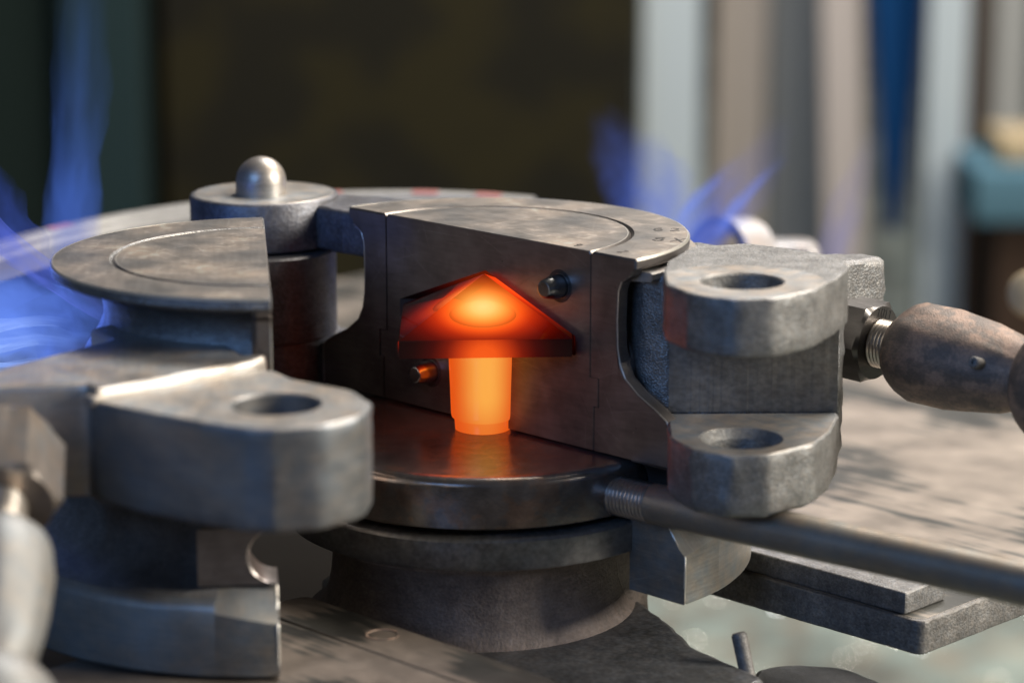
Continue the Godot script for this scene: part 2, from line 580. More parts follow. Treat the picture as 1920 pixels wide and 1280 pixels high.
func build_insert(root: Node, mat: Material) -> void:
	var s := shape()
	# outer half cylinder with its step, and the two chamfers at the top
	var prof := [[66.0, 34.2], [66.0, 89.3], [65.0, 90.5]]
	var prof_low := [[68.4, 1.5], [68.4, 21.6], [71.0, 21.6], [71.0, 34.2]]
	var whole := prof_low + prof
	var rings := []
	for i in 61:
		var a := PI * i / 60.0
		var r := PackedVector3Array()
		for p in whole:
			r.append(Vector3(cos(a) * p[0], p[1], -sin(a) * p[0] - (CH if i in [0, 60] else CH * 1.001)))
		rings.append(r)
	loft(s, rings, false, false, false, 25.0)
	# top and bottom
	var top := PackedVector3Array()
	for i in 61:
		var a := PI * i / 60.0
		top.append(Vector3(cos(a) * 65.0, 90.5, -sin(a) * 65.0 - CH))
	var st := shape()
	cap(st, top, Vector3.UP)
	obj("insert_top", st, M.disc_top, root)
	# parting face: outline less the cavity, with a fine chamfer to the edge of the half cylinder
	var f := PackedVector3Array()
	var edge := PackedVector3Array()
	var out := [[68.4, 1.5], [68.4, 21.6], [71.0, 21.6], [71.0, 34.2], [66.0, 34.2], [66.0, 89.3], [65.0, 90.5], [-65.0, 90.5], [-66.0, 89.3], [-66.0, 34.2], [-71.0, 34.2], [-71.0, 21.6], [-68.4, 21.6], [-68.4, 1.5]]
	for p in out:
		var q := Vector2(p[0] - signf(p[0]) * 0.35, p[1] - (0.35 if p[1] > 89.0 else 0.0))
		f.append(Vector3(q.x, q.y, 0))
		edge.append(Vector3(p[0], p[1], -CH))
	for i in out.size() - 1:
		s.flat(f[i], f[i + 1], edge[i + 1], (edge[i] - Vector3(0, 45, 0)) + Vector3(0, 0, 30))
		s.flat(f[i], edge[i + 1], edge[i], (edge[i] - Vector3(0, 45, 0)) + Vector3(0, 0, 30))
	for p in cavity_outline():
		f.append(Vector3(p[0], p[1], 0))
	cap(s, f, Vector3.BACK)
	var face := s
	s = shape()
	# cavity walls: two slopes, two rim walls, ceiling round the shank, half shank
	var A := Vector3(0.6, 72.9, 0)
	var R1 := Vector3(57.1, 51.2, 0); var L1 := Vector3(-56.9, 51.2, 0); var B1 := Vector3(0, 51.2, -57.0)
	var R0 := Vector3(57.1, 42.6, 0); var L0 := Vector3(-56.9, 42.6, 0); var B0 := Vector3(0, 42.6, -57.0)
	s.flat(A, R1, B1, Vector3(-1, -1, 1)); s.flat(A, B1, L1, Vector3(1, -1, 1))
	s.flat(R1, R0, B1, Vector3(-1, 0, 1)); s.flat(R0, B0, B1, Vector3(-1, 0, 1))
	s.flat(L1, L0, B1, Vector3(1, 0, 1)); s.flat(L0, B0, B1, Vector3(1, 0, 1))
	var floor2 := PackedVector3Array([R0, B0, L0])
	var arc := []
	for i in 25:
		var a := PI - PI * i / 24.0
		floor2.append(Vector3(cos(a) * 15.2, 42.6, -sin(a) * 15.2))
		arc.append(a)
	cap(s, floor2, Vector3.UP)
	for i in 24:
		var a := Vector3(cos(arc[i]) * 15.2, 0, -sin(arc[i]) * 15.2)
		var b := Vector3(cos(arc[i + 1]) * 15.2, 0, -sin(arc[i + 1]) * 15.2)
		var lo := Vector3(0, 1.5, 0)
		var hi := Vector3(0, 42.6, 0)
		s.tri(a + lo, b + lo, b + hi, -a.normalized(), -b.normalized(), -b.normalized())
		s.tri(a + lo, b + hi, a + hi, -a.normalized(), -b.normalized(), -a.normalized())
	obj("mould_insert", face, mat, root)
	obj("cavity", s, M.graphite, root)

func profile_upper() -> Array:
	return [[69.0, 1.5], [69.0, 21.3], [71.6, 21.3], [71.6, 34.5], [66.5, 34.5], [66.5, 89.5], [67.6, 90.5], [91.9, 90.5], [92.7, 89.8], [92.7, 86.4], [91.6, 85.2], [80.0, 82.2], [75.0, 80.0], [72.0, 76.5], [70.6, 71.0, 1], [71.0, 66.0, 1], [73.5, 60.0, 1], [79.0, 52.0, 1], [83.0, 44.0, 1], [84.0, 34.0, 1], [84.0, 26.0, 1], [86.0, 21.0, 1], [92.0, 16.0, 1], [95.0, 9.0, 1], [95.0, 1.5]]

# Half shell with a worn, slightly uneven bevel where its outer edges meet the parting plane.
func half_shell(s: Shape, prof: Array) -> void:
	var rings := []
	var m := 72
	for i in range(-1, m + 2):
		var a := PI * clampf(float(i) / m, 0.0, 1.0)
		var end := i == -1 or i == m + 1
		var r := PackedVector3Array()
		for p in prof:
			var rr: float = p[0]
			var y: float = p[1]
			if p.size() > 2:
				rr += wob.get_noise_3d(cos(a) * p[0] * 6, p[1] * 6, sin(a) * p[0] * 6) * 0.8 * minf(1.0, 4.0 * sin(a))
			if end and y > 84.0 and (rr > 90.0 or y > 90.0):
				var w := 0.8 + 0.5 * wob.get_noise_2d(rr * 40.0, y * 40.0)
				rr -= w if rr > 90.0 else 0.0
				y -= w if y > 90.0 else 0.0
			var z := 0.0 if end else -0.6
			if i > 0 and i < m:
				z = -sin(a) * rr
			r.append(Vector3(cos(a) * rr, y, z))
		rings.append(r)
	loft(s, rings, true, true, true, 28.0)

func build_half(root: Node, mirrored: bool) -> void:
	mirror_now = mirrored
	build_insert(root, M.parting_face)
	# upper shell: flange disc, neck
	var s := shape()
	var prof := profile_upper()
	half_shell(s, prof)
	obj("flange_disc", s, M.cast_skin if mirrored else M.parting_face, root)
	s = shape()
	turned(s, [[67.75, 90.3], [91.8, 90.3], [91.8, 90.45], [91.7, 90.54], [67.85, 90.54], [67.75, 90.45]], 0.6, 179.4, 2.5)
	obj("disc_face", s, M.disc_top, root)
	s = shape()
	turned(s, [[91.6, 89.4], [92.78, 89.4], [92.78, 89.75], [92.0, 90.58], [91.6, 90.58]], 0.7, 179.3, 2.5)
	obj("worn_edge_glint", s, M.worn, root)  # bright rim strip: the chamfer highlight is put into the colour
	s = shape()
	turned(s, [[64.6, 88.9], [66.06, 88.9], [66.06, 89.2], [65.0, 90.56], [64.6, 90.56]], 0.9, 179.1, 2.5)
	obj("worn_edge_glint", s, M.worn, root)  # groove edge lightened as a painted highlight
	# parting lips on both sides of the neck, with the half bore for the handle rod
	for side in [1.0, -1.0]:
		s = shape()
		var o := [[72.0, 76.5], [75.0, 80.0], [80.0, 82.2], [91.0, 85.0], [89.5, 82.5], [84.5, 79.5], [82.6, 75.0], [82.0, 62.0], [82.3, 50.0], [83.6, 43.0], [87.0, 37.0], [95.0, 31.0], [105.0, 26.0], [111.0, 22.5], [113.0, 20.0], [113.0, 1.6], [95.0, 1.6], [95.0, 9.0], [92.0, 16.0], [86.0, 21.0], [84.0, 26.0], [84.0, 34.0], [83.0, 44.0], [79.0, 52.0], [73.5, 60.0], [71.0, 66.0], [70.6, 71.0]]
		var rings := []
		for l in [[0.0, 0.0], [-0.9, 0.5], [-6.0, 0.5], [-8.0, 2.0]]:
			var r := PackedVector3Array()
			for i in o.size():
				var p: Array = o[i]
				var dx := 0.0
				var dy := 0.0
				if i >= 3 and i <= 15:
					dx = -0.9 if l[1] == 0.0 else (-2.0 if l[1] > 1.0 else 0.0)
					if l[1] == 0.0 and i >= 15:
						dy = 0.3
				var wv := wob.get_noise_2d(p[0] * 9.0, p[1] * 9.0) * (0.5 if i >= 3 and i <= 15 else 0.0)
				r.append(Vector3((p[0] + dx + wv) * side, p[1] + dy, l[0]))
			rings.append(r)
		loft(s, rings, true, true, true, 25.0)
		obj("parting_lip", s, M.parting_face, root)
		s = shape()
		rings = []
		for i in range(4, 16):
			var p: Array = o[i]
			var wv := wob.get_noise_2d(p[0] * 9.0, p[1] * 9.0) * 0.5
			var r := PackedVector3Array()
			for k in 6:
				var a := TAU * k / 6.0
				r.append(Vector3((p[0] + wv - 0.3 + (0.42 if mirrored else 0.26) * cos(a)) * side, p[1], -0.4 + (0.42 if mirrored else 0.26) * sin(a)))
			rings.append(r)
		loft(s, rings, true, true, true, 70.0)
		obj("worn_edge_glint", s, M.worn, root)  # bright line along the lip, a painted edge highlight
	# lower ring, split at the sides so that the rod can pass
	s = shape()
	var low := [[90.8, -58.0], [122.0, -58.0], [123.0, -57.0], [123.0, -31.0], [121.5, -28.0], [119.0, -26.0], [90.8, -26.0]]
	turned(s, low, 12.0, 168.0, 2.5)
	obj("lower_ring", s, M.ring_end, root)
	s = shape()
	low = [[90.9, -25.9], [119.0, -25.9], [115.0, -23.5, 1], [107.0, -21.5, 1], [101.0, -17.0, 1], [97.0, -10.0, 1], [95.0, -3.0, 1], [95.0, 1.4], [90.8, 1.4]]
	turned(s, low, 12.0, 168.0, 2.5, 1.0)
	obj("lower_neck", s, M.dark_cast, root)
	for side in [0, 1]:
		s = shape()
		# sector of the ring at the split: smooth face and a rough sawn upper corner
		var rings := []
		for i in 7:
			var ang := 12.0 * i / 6.0
			var a := deg_to_rad(ang if side == 0 else 180.0 - ang)
			var r := PackedVector3Array()
			var lift := i / 6.0
			var ins := 0.5 if i == 0 else 0.0
			for p in [[90.8, -57.5], [122.5, -57.5], [123.0, -57.0 + ins], [123.0 - ins, lerpf(-35.6, -31.0, lift)], [119.5, lerpf(-33.0, -26.5, lift)], [116.5, lerpf(-29.0, -24.5, lift)], [113.0, lerpf(-24.5, -23.0, lift)], [106.0, -22.3], [90.8, -22.3]]:
				var rr: float = p[0]
				r.append(Vector3(cos(a) * rr, p[1], -sin(a) * rr - (0.0 if i == 0 else 0.5 * (1.0 - lift))))
			rings.append(r)
		loft(s, rings, true, true, true, 22.0)
		obj("ring_end", s, M.ring_end, root)
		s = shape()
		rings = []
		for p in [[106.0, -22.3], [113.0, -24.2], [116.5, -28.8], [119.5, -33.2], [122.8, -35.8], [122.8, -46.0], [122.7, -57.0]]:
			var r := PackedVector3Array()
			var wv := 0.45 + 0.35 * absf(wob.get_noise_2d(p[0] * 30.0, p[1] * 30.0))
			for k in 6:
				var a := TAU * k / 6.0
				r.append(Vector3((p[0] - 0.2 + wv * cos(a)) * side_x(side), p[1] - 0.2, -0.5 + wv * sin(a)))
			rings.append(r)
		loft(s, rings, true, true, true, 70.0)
		obj("worn_edge_glint", s, M.worn, root)  # raw cut edge, lightened further as a painted glint
		s = shape()
		var bore := [[-30.0, 1.2], [0.0, 1.2]]
		for i in 19:
			var a := PI * i / 18.0
			bore.append([-11.4 * sin(a), -10.4 + 11.4 * cos(a)])
		bore.append_array([[0.0, -22.2], [-30.0, -22.2]])
		rings = []
		for x in [91.0, 104.0, 111.5, 112.0]:
			var r := PackedVector3Array()
			for p in bore:
				var q := Vector2(p[0], p[1])
				if x > 111.7:
					q = Vector2(p[0] * 1.05 - 0.3, p[1])
				r.append(Vector3(side_x(side) * x, q.y, q.x - 0.01))
			rings.append(r)
		loft(s, rings, true, true, true, 25.0)
		obj("rod_bore", s, M.parting_face, root)
	mirror_now = false

func side_x(k: int) -> float:
	return 1.0 if k == 0 else -1.0

func knuckle(root: Node, y0: float, y1: float, r: float, mat: Material, taper := 1.0) -> void:
	var s := shape()
	var c := Vector3(-155, 0, 0)
	var prof := [[y0, r - 1.5], [y0 + 1.0, r * taper], [y1 - 1.2, r], [y1 - 0.4, r - 0.4], [y1, r - 1.2]]
	lathe(s, prof, c, Vector3.UP, 72, 40.0)
	# web to the neck
	var web := rnd([[-160, -34, 4], [-150, -2.5, 6], [-100, -2.5, 3], [-82, -4, 2], [-70, -10, 2], [-70, -52, 2], [-95, -50, 14], [-140, -36, 6]])
	prism(s, web, y0 + 0.6, y1 - 2.5, 2.0, 2.0, 0.8)
	obj("hinge_knuckle", s, mat, root)

func stamp(root: Node, text: String, at: Vector3, size: float, turn: float, mat: Material) -> void:
	var t := TextMesh.new()
	t.text = text
	var f := SystemFont.new()
	f.font_names = PackedStringArray(["Droid Sans"])
	t.font = f
	t.font_size = 32
	t.pixel_size = size * 0.001 / 23.0
	t.depth = 0.0002
	t.curve_step = 2.0
	var o := MeshInstance3D.new()
	o.mesh = t
	o.material_override = mat
	o.name = "stamp"
	root.add_child(o, true)
	o.transform = Transform3D(Basis(Vector3.UP, turn) * Basis(Vector3.RIGHT, -PI / 2), at * 0.001)

func _ready() -> void:
	# ------------------------------------------------ camera, surroundings, lamps
	wob.seed = 5
	wob.frequency = 0.02
	wob.fractal_octaves = 3
	var cam := Camera3D.new()
	cam.name = "camera"
	var phys := CameraAttributesPhysical.new()
	phys.frustum_focal_length = 93.75
	phys.frustum_focus_distance = 1.2
	phys.frustum_near = 0.05
	phys.frustum_far = 60.0
	phys.exposure_aperture = 5.0
	cam.attributes = phys
	cam.position = Vector3(0.01342, 0.30907, 1.18087)
	cam.rotation_degrees = Vector3(-12.8, 0, 0)
	cam.fov = 14.59
	cam.near = 0.05
	cam.far = 60.0
	add_child(cam)
	cam.current = true
	var env := Environment.new()
	env.background_mode = Environment.BG_COLOR
	env.background_color = lin(0.045, 0.045, 0.047)
	env.tonemap_mode = Environment.TONE_MAPPER_LINEAR
	env.tonemap_exposure = 1.12
	env.sdfgi_enabled = true
	env.ssao_enabled = true
	env.ssil_enabled = true
	var we := WorldEnvironment.new()
	we.name = "surroundings"
	we.environment = env
	add_child(we)
	lamp("roof_window", Vector3(1.3, 2.6, -1.4), Vector3(0, 0, 0), Vector2(2.4, 1.4), 14.0, Color(1.0, 0.95, 0.88))
	lamp("side_window", Vector3(2.2, 1.0, 0.45), Vector3(0, 0.02, 0), Vector2(0.8, 0.9), 13.0, Color(1.0, 0.97, 0.92))
	lamp("cool_fill", Vector3(-1.5, 1.5, 2.6), Vector3(0, 0, 0), Vector2(1.6, 1.4), 4.6, Color(0.52, 0.72, 1.0))  # unseen cool fill light, added from the front left
	lamp("hall_light", Vector3(1.2, 3.0, -2.6), Vector3(0.8, -0.9, -4.4), Vector2(2.0, 2.0), 22.0, Color(0.98, 0.98, 1.0))
	make_materials()
	setting()
	press()
	mould_right()
	mould_left()
	glass()
	linkages()
	burners()
	background()

func lamp(called: String, at: Vector3, to: Vector3, size: Vector2, energy: float, color: Color) -> void:
	var l := AreaLight3D.new()
	l.name = called
	l.area_size = size
	l.light_energy = energy
	l.light_color = color
	l.shadow_enabled = true
	l.area_range = 12.0
	add_child(l)
	l.look_at_from_position(at, to, Vector3.UP)

# ------------------------------------------------ floor and table
func slab(called: String, outline: PackedVector2Array, y0: float, y1: float, bev: float, mat: Material, parent: Node, rough := 0.0) -> MeshInstance3D:
	var s := shape()
	prism(s, outline, y0, y1, bev, bev, rough)
	return obj(called, s, mat, parent)

const SPLIT := Basis(Vector3(0.70710678, 0, 0.70710678), Vector3.UP, Vector3(-0.70710678, 0, 0.70710678))

func setting() -> void:
	var s := shape()
	s.flat(Vector3(-20000, -900, -30000), Vector3(20000, -900, -30000), Vector3(20000, -900, 6000), Vector3.UP)
	s.flat(Vector3(-20000, -900, -30000), Vector3(20000, -900, 6000), Vector3(-20000, -900, 6000), Vector3.UP)
	struct(obj("floor", s, M.floor_concrete, self))
	# chips of glass and swarf on the floor
	var rng := RandomNumberGenerator.new()
	rng.seed = 77
	s = shape()
	for i in 1300:
		var c := Vector3(rng.randf_range(100, 900), -898, rng.randf_range(-3200, -1700))
		var r := rng.randf_range(2.5, 7.0)
		var q := []
		for k in 4:
			q.append(c + Vector3(rng.randf_range(-r, r), rng.randf_range(0, r), rng.randf_range(-r, r)))
		for k in [[0, 1, 2], [0, 2, 3], [0, 3, 1], [1, 2, 3]]:
			s.flat(q[k[0]], q[k[1]], q[k[2]], (q[k[0]] + q[k[1]] + q[k[2]]) / 3.0 - c - Vector3(0, r * 0.4, 0))
	var chips := obj("glass_chips", s, M.chip, self)
	chips.set_meta("kind", "stuff")
	tag(chips, "tiny bright glass chips scattered over the floor below the table", "glass chips")
	# near table, left: main plate and guide strip
	var t := thing("table_plate", "brown worn steel table plate under the left mould half", "table plate", Vector3.ZERO, SPLIT)
	slab("plate", PackedVector2Array([Vector2(-12, 128.8), Vector2(420, 128.8), Vector2(420, 520), Vector2(-12, 520)]), -83, -59, 0.8, M.bar_steel, t)
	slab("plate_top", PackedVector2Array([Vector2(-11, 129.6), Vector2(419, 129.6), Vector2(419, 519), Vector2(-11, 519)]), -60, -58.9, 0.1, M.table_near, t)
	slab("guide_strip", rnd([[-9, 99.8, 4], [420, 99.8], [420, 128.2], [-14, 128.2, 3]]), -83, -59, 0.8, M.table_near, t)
	s = shape()
	lathe(s, [[0, 7.2], [0.4, 7.2], [0.4, 6.2], [-0.5, 5.8], [-0.8, 0]], Vector3(53.5, -59.0, 111.5), Vector3.UP, 40, 20.0, false, false)
	obj("screw", s, M.forge_scale, t)
	t = thing("gap_shade_slab", "added near-black slab standing in for shade in the gap below the left mould half", "shade slab", Vector3.ZERO, SPLIT)
	slab("bed", PackedVector2Array([Vector2(-720, -640), Vector2(-620, -640), Vector2(-20, -40), Vector2(4, -10), Vector2(4, 99), Vector2(60, 99), Vector2(60, 500), Vector2(-720, 500)]), -280, -122, 3, M.gap_shade, t)  # added dark slab, stands in for the shade in the gap
	# far table, right: plate and guide bar
	t = thing("table_plate", "tan smeared steel table plate behind the handle rod", "table plate", Vector3.ZERO, SPLIT)
	slab("plate", rnd([[-60, -84], [188, -84, 5], [188, -560, 5], [-560, -560], [-560, -250], [-60, -250]]), -84, -68.3, 1.2, M.dark_cast, t, 0.6)
	slab("plate_top", rnd([[-59, -86], [186, -86, 5], [186, -558, 5], [-558, -558], [-558, -252], [-59, -252]]), -69, -68.15, 0.1, M.table_plate, t)
	t = thing("guide_bar", "flat grey steel bar lying on the table plate edge under the handle rod", "bar", Vector3.ZERO, SPLIT)
	slab("bar", rnd([[20, -86.5], [177, -86.5, 1.5], [177, -117, 1.5], [20, -117]]), -68.1, -58, 1.0, M.bar_steel, t, 0.5)

# ------------------------------------------------ pedestal in the middle
func press() -> void:
	var t := thing("bottom_plate", "round dark steel bottom plate on a cast pedestal, carrying the hot glass", "press plate")
	var s := shape()
	lathe(s, [[-23, 80], [-22.8, 85.6], [-22, 86.4], [-4.0, 86.6], [-2.6, 86.2], [-1.3, 85.2], [-0.5, 83.8], [-0.1, 82.0], [0, 80.5]], Vector3.ZERO, Vector3.UP, 160, 30.0, true, true)
	obj("plate", s, M.plate_steel, t)
	s = shape()
	lathe(s, [[-41, 80], [-41, 86], [-39.8, 89.2], [-39, 89.6], [-27.2, 89.8], [-26.2, 89.2], [-25.6, 88.2], [-25.2, 83], [-24.6, 80]], Vector3.ZERO, Vector3.UP, 160, 30.0)
	obj("ring", s, M.ring_steel, t)
	s = shape()
	var prof := [[-112, 82], [-86, 79], [-83, 74.5], [-79, 71], [-73, 68.5], [-66, 67.2], [-58, 66.5], [-48, 66.2], [-46, 68.0], [-44.5, 78.5], [-40.5, 79.5]]
	lathe(s, prof, Vector3(-3, 0, 0), Vector3.UP, 96, 40.0)
	prism(s, rnd([[20, 30, 3], [61, 18, 2.5], [77, -6, 6], [76, -40, 6], [20, -50]]), -110, -44, 1, 1, 1.0)
	obj("column", s, M.rust_cast, t)
	s = shape()
	prism(s, dense(rnd([[-80, -40, 10], [50, -60, 10], [86, 36, 14], [94, 66, 12], [122, 106, 6], [80, 175, 10], [-30, 120, 20]]), 4.0), -112, -82, 3, 3, 1.2)
	obj("foot", s, M.ring_steel, t)

# ------------------------------------------------ right half
func mould_right() -> void:
	var t := thing("mould_half", "right half of the open iron mould with the glass seated in its face", "mould", Vector3(1.0, 0, -4.6), SPLIT)
	build_half(t, false)
	# turned ledge under the disc and the cast arm that carries the two lugs
	var s := shape()
	turned(s, [[84, 79.0], [95.5, 80.0], [96.2, 81.0], [96.2, 83.4], [95.6, 84.0], [84, 84.0]], 4.0, 75.0, 2.5)
	obj("ledge", s, M.machined, t)
	s = shape()
	prism(s, rnd([[44, -46, 2], [62, -22, 4], [76, -13, 8], [88, -10.5, 8], [97.0, -13.2, 2], [98.5, -14.0, 0.8], [151.5, -66.8, 1.0], [147, -76, 8], [134, -88, 14], [100, -93, 10], [44, -93, 2]]), -3.5, 84.5, 7, 5, 1.3, Vector3(0.03, -3.0, 0.03), Transform3D.IDENTITY, 45.0)
	obj("arm", s, M.cast_skin, t)
	# wing with the boss that takes the tie rod
	s = shape()
	prism(s, rnd([[70, -80], [112, -76, 4], [117, -88, 3], [117, -146, 6], [100, -150, 6], [70, -110, 10]]), 28, 78, 4, 4, 1.6, Vector3(0.05, 0, 0.06), Transform3D.IDENTITY, 45.0)
	obj("boss", s, M.cast_iron, t)
	# back wall of the clasp slot, milled in upright strokes
	var inv := SPLIT.inverse()
	s = shape()
	var rng := RandomNumberGenerator.new()
	rng.seed = 9
	var x := 80.5
	while x < 153.5:
		var w := rng.randf_range(0.7, 2.2)
		var z := 60.6 + rng.randf_range(0.0, 0.06)
		var slant := rng.randf_range(-0.025, 0.025)
		var q := []
		for c in [Vector3(x, 22, z - slant), Vector3(minf(x + w, 154.0), 22, z + slant), Vector3(minf(x + w, 154.0), 66, z + slant), Vector3(x, 66, z - slant)]:
			q.append(inv * c)
		s.flat(q[0], q[1], q[2], inv * Vector3.BACK)
		s.flat(q[0], q[2], q[3], inv * Vector3.BACK)
		x += w
	obj("slot_wall", s, M.ring_steel, t)
	# two lugs of the clasp, drawn in world axes and turned into the half's own
	for k in 2:
		var w := [[79, 64, 3], [76.0, 88, 20], [75.5, 114, 26], [85, 135, 22], [101, 144.5, 16], [118, 142.5, 14], [135, 126, 16], [147, 102, 20], [155, 80, 14], [155.5, 60, 12], [146, 44, 12], [118, 22, 6], [92, 30, 4]]
		if k == 1:
			w = [[80, 64, 2], [79.0, 84, 12], [78.5, 106, 22], [87, 125, 18], [100, 134, 12], [118, 132.5, 9], [138, 115, 8], [147, 95, 8], [154, 68, 4], [154, 62, 1]]
		var o := PackedVector2Array()
		for p in rnd(w):
			var q: Vector3 = inv * Vector3(p.x, 0, p.y)
			o.append(Vector2(q.x, q.z))
		s = shape()
		if k == 0:
			prism_hole(s, o, 65.5, 89.5, 1.6, 0.8, Vector2(152, 0), 16.6, 0.7, 0.7)
		else:
			prism_hole(s, o, -5.5, 22.0, 5.0, 0.7, Vector2(151.5, -2), 13.6, 3.6, 1.0)
		obj("clasp_lug", s, M.lug_right, t)
		s = shape()
		if k == 0:
			prism_hole(s, Geometry2D.intersect_polygons(shrunk(o, 0.9), circle(35.5, 72, Vector2(152.5, 1.5)))[0], 88.6, 89.75, 0.1, 0.25, Vector2(152, 0), 17.6, 0.2)
		else:
			prism_hole(s, shrunk(o, 0.9), 21.0, 22.25, 0.1, 0.25, Vector2(151.5, -2), 17.5, 0.2)
		obj("lug_face", s, M.machined, t)
	knuckle(t, 65.5, 89.8, 36.5, M.hinge_iron)
	knuckle(t, -5.0, 21.8, 36.5, M.hinge_iron)
	s = shape()
	lathe(s, [[89.6, 34.4], [89.9, 34.3], [90.05, 34.0]], Vector3(-155, 0, 0), Vector3.UP, 64, 30.0)
	obj("boss_face", s, M.machined, t)
	for p in [[47.3, 72.4], [-36.2, 19.6]]:
		s = shape()
		lathe(s, [[0.05, 7.4], [0.25, 7.2], [0.25, 5.9], [0.1, 5.7]], Vector3(p[0], p[1], 0), Vector3.BACK, 40, 20.0, false, false)
		var seat := obj("pin_seat", s, M.black_steel, t)
		s = shape()
		lathe(s, [[-3, 5.4], [4.0, 5.4], [9.6, 4.1], [10.2, 3.7], [10.4, 3.2]], Vector3(p[0], p[1], 0), Vector3.BACK, 48, 30.0)
		obj("guide_pin", s, M.pin_steel, t)
	for st in [["9", Vector3(52.5, 90.55, -6.5), 4.5, 0.2], ["2", Vector3(77, 90.55, -9.0), 5.0, -0.1], ["8 X", Vector3(72, 90.55, -44), 8.0, 0.5], ["6 2", Vector3(55, 90.55, -62), 7.0, 0.7]]:
		stamp(t, st[0], st[1], st[2], st[3], M.nut_steel)

# ------------------------------------------------ left half
func mould_left() -> void:
	var b := Basis(Vector3(0.1067, 0, 0.9943), Vector3.UP, Vector3(-0.9943, 0, 0.1067))
	var t := thing("mould_half", "left half of the open iron mould, swung towards the viewer, seen along its edge", "mould", Vector3(-92.3, 0, 50), b)
	build_half(t, true)
	var s := shape()
	prism(s, rnd([[30, 75], [52, 66, 2], [103, 110, 3], [131, 138, 3], [130.5, 72, 1.2], [141, 68, 1], [96.5, 7.0, 1], [92, 3.0, 1], [85.8, 2.5], [85.8, 12], [60, 20], [20, 66]]), 21.5, 66.5, 1.6, 2.2, 0.4)
	obj("arm", s, M.machined, t)
	s = shape()
	prism(s, rnd([[95.0, 5.5, 1], [143, 69.5, 2], [138.5, 73, 1], [90, 9, 1]]), 60, 64.2, 0.5, 0.8)
	obj("ledge", s, M.machined, t)
	s = shape()
	var o := rnd([[133, 71, 1], [142, 68, 2.0], [160, 49, 8], [177, 28, 12], [187.5, 12, 5], [190, 2, 4], [187, -16, 14], [174, -32, 18], [154, -36.5, 12], [132, -30, 16], [112, -8, 12], [97, -0.8, 2], [94, 4, 1]])
	prism_hole(s, o, 22.0, 62.0, 2.6, 1.2, Vector2(152, 0), 16.6, 0.7, 0.6)
	obj("clasp_lug", s, M.lug_left, t)
	s = shape()
	prism_hole(s, shrunk(o, 1.2), 61.0, 62.2, 0.1, 0.25, Vector2(152, 0), 17.6, 0.2)
	obj("lug_face", s, M.machined, t)
	knuckle2(t)

func knuckle2(t: Node) -> void:
	var s := shape()
	lathe(s, [[22.4, 34.5], [23.4, 36], [64, 36], [65.0, 34.8]], Vector3(-155, 0, 0), Vector3.UP, 72, 40.0)
	prism(s, rnd([[-160, 34, 4], [-150, 2.5, 6], [-84, 4, 2], [-70, 20, 2], [-70, 52, 2], [-140, 36, 6]]), 23, 64, 2, 2, 0.8)
	obj("hinge_knuckle", s, M.hinge_iron, t)

# ------------------------------------------------ hot glass
func ramp(offsets: Array, colors: Array) -> GradientTexture2D:
	var g := Gradient.new()
	var c := PackedColorArray()
	for k in colors:
		c.append(lin(k[0], k[1], k[2]))
	g.offsets = PackedFloat32Array(offsets)
	g.colors = c
	var t := GradientTexture2D.new()
	t.gradient = g
	t.width = 512
	t.height = 4
	return t

func glow(called: String, tex: Texture2D, energy: float) -> StandardMaterial3D:
	var m := StandardMaterial3D.new()
	m.resource_name = called
	m.albedo_color = lin(0.02, 0.005, 0.002)
	m.roughness = 0.08
	m.emission_enabled = true
	m.emission = Color.BLACK
	m.emission_texture = tex
	m.emission_energy_multiplier = energy
	m.texture_repeat = false
	M[called] = m
	return m

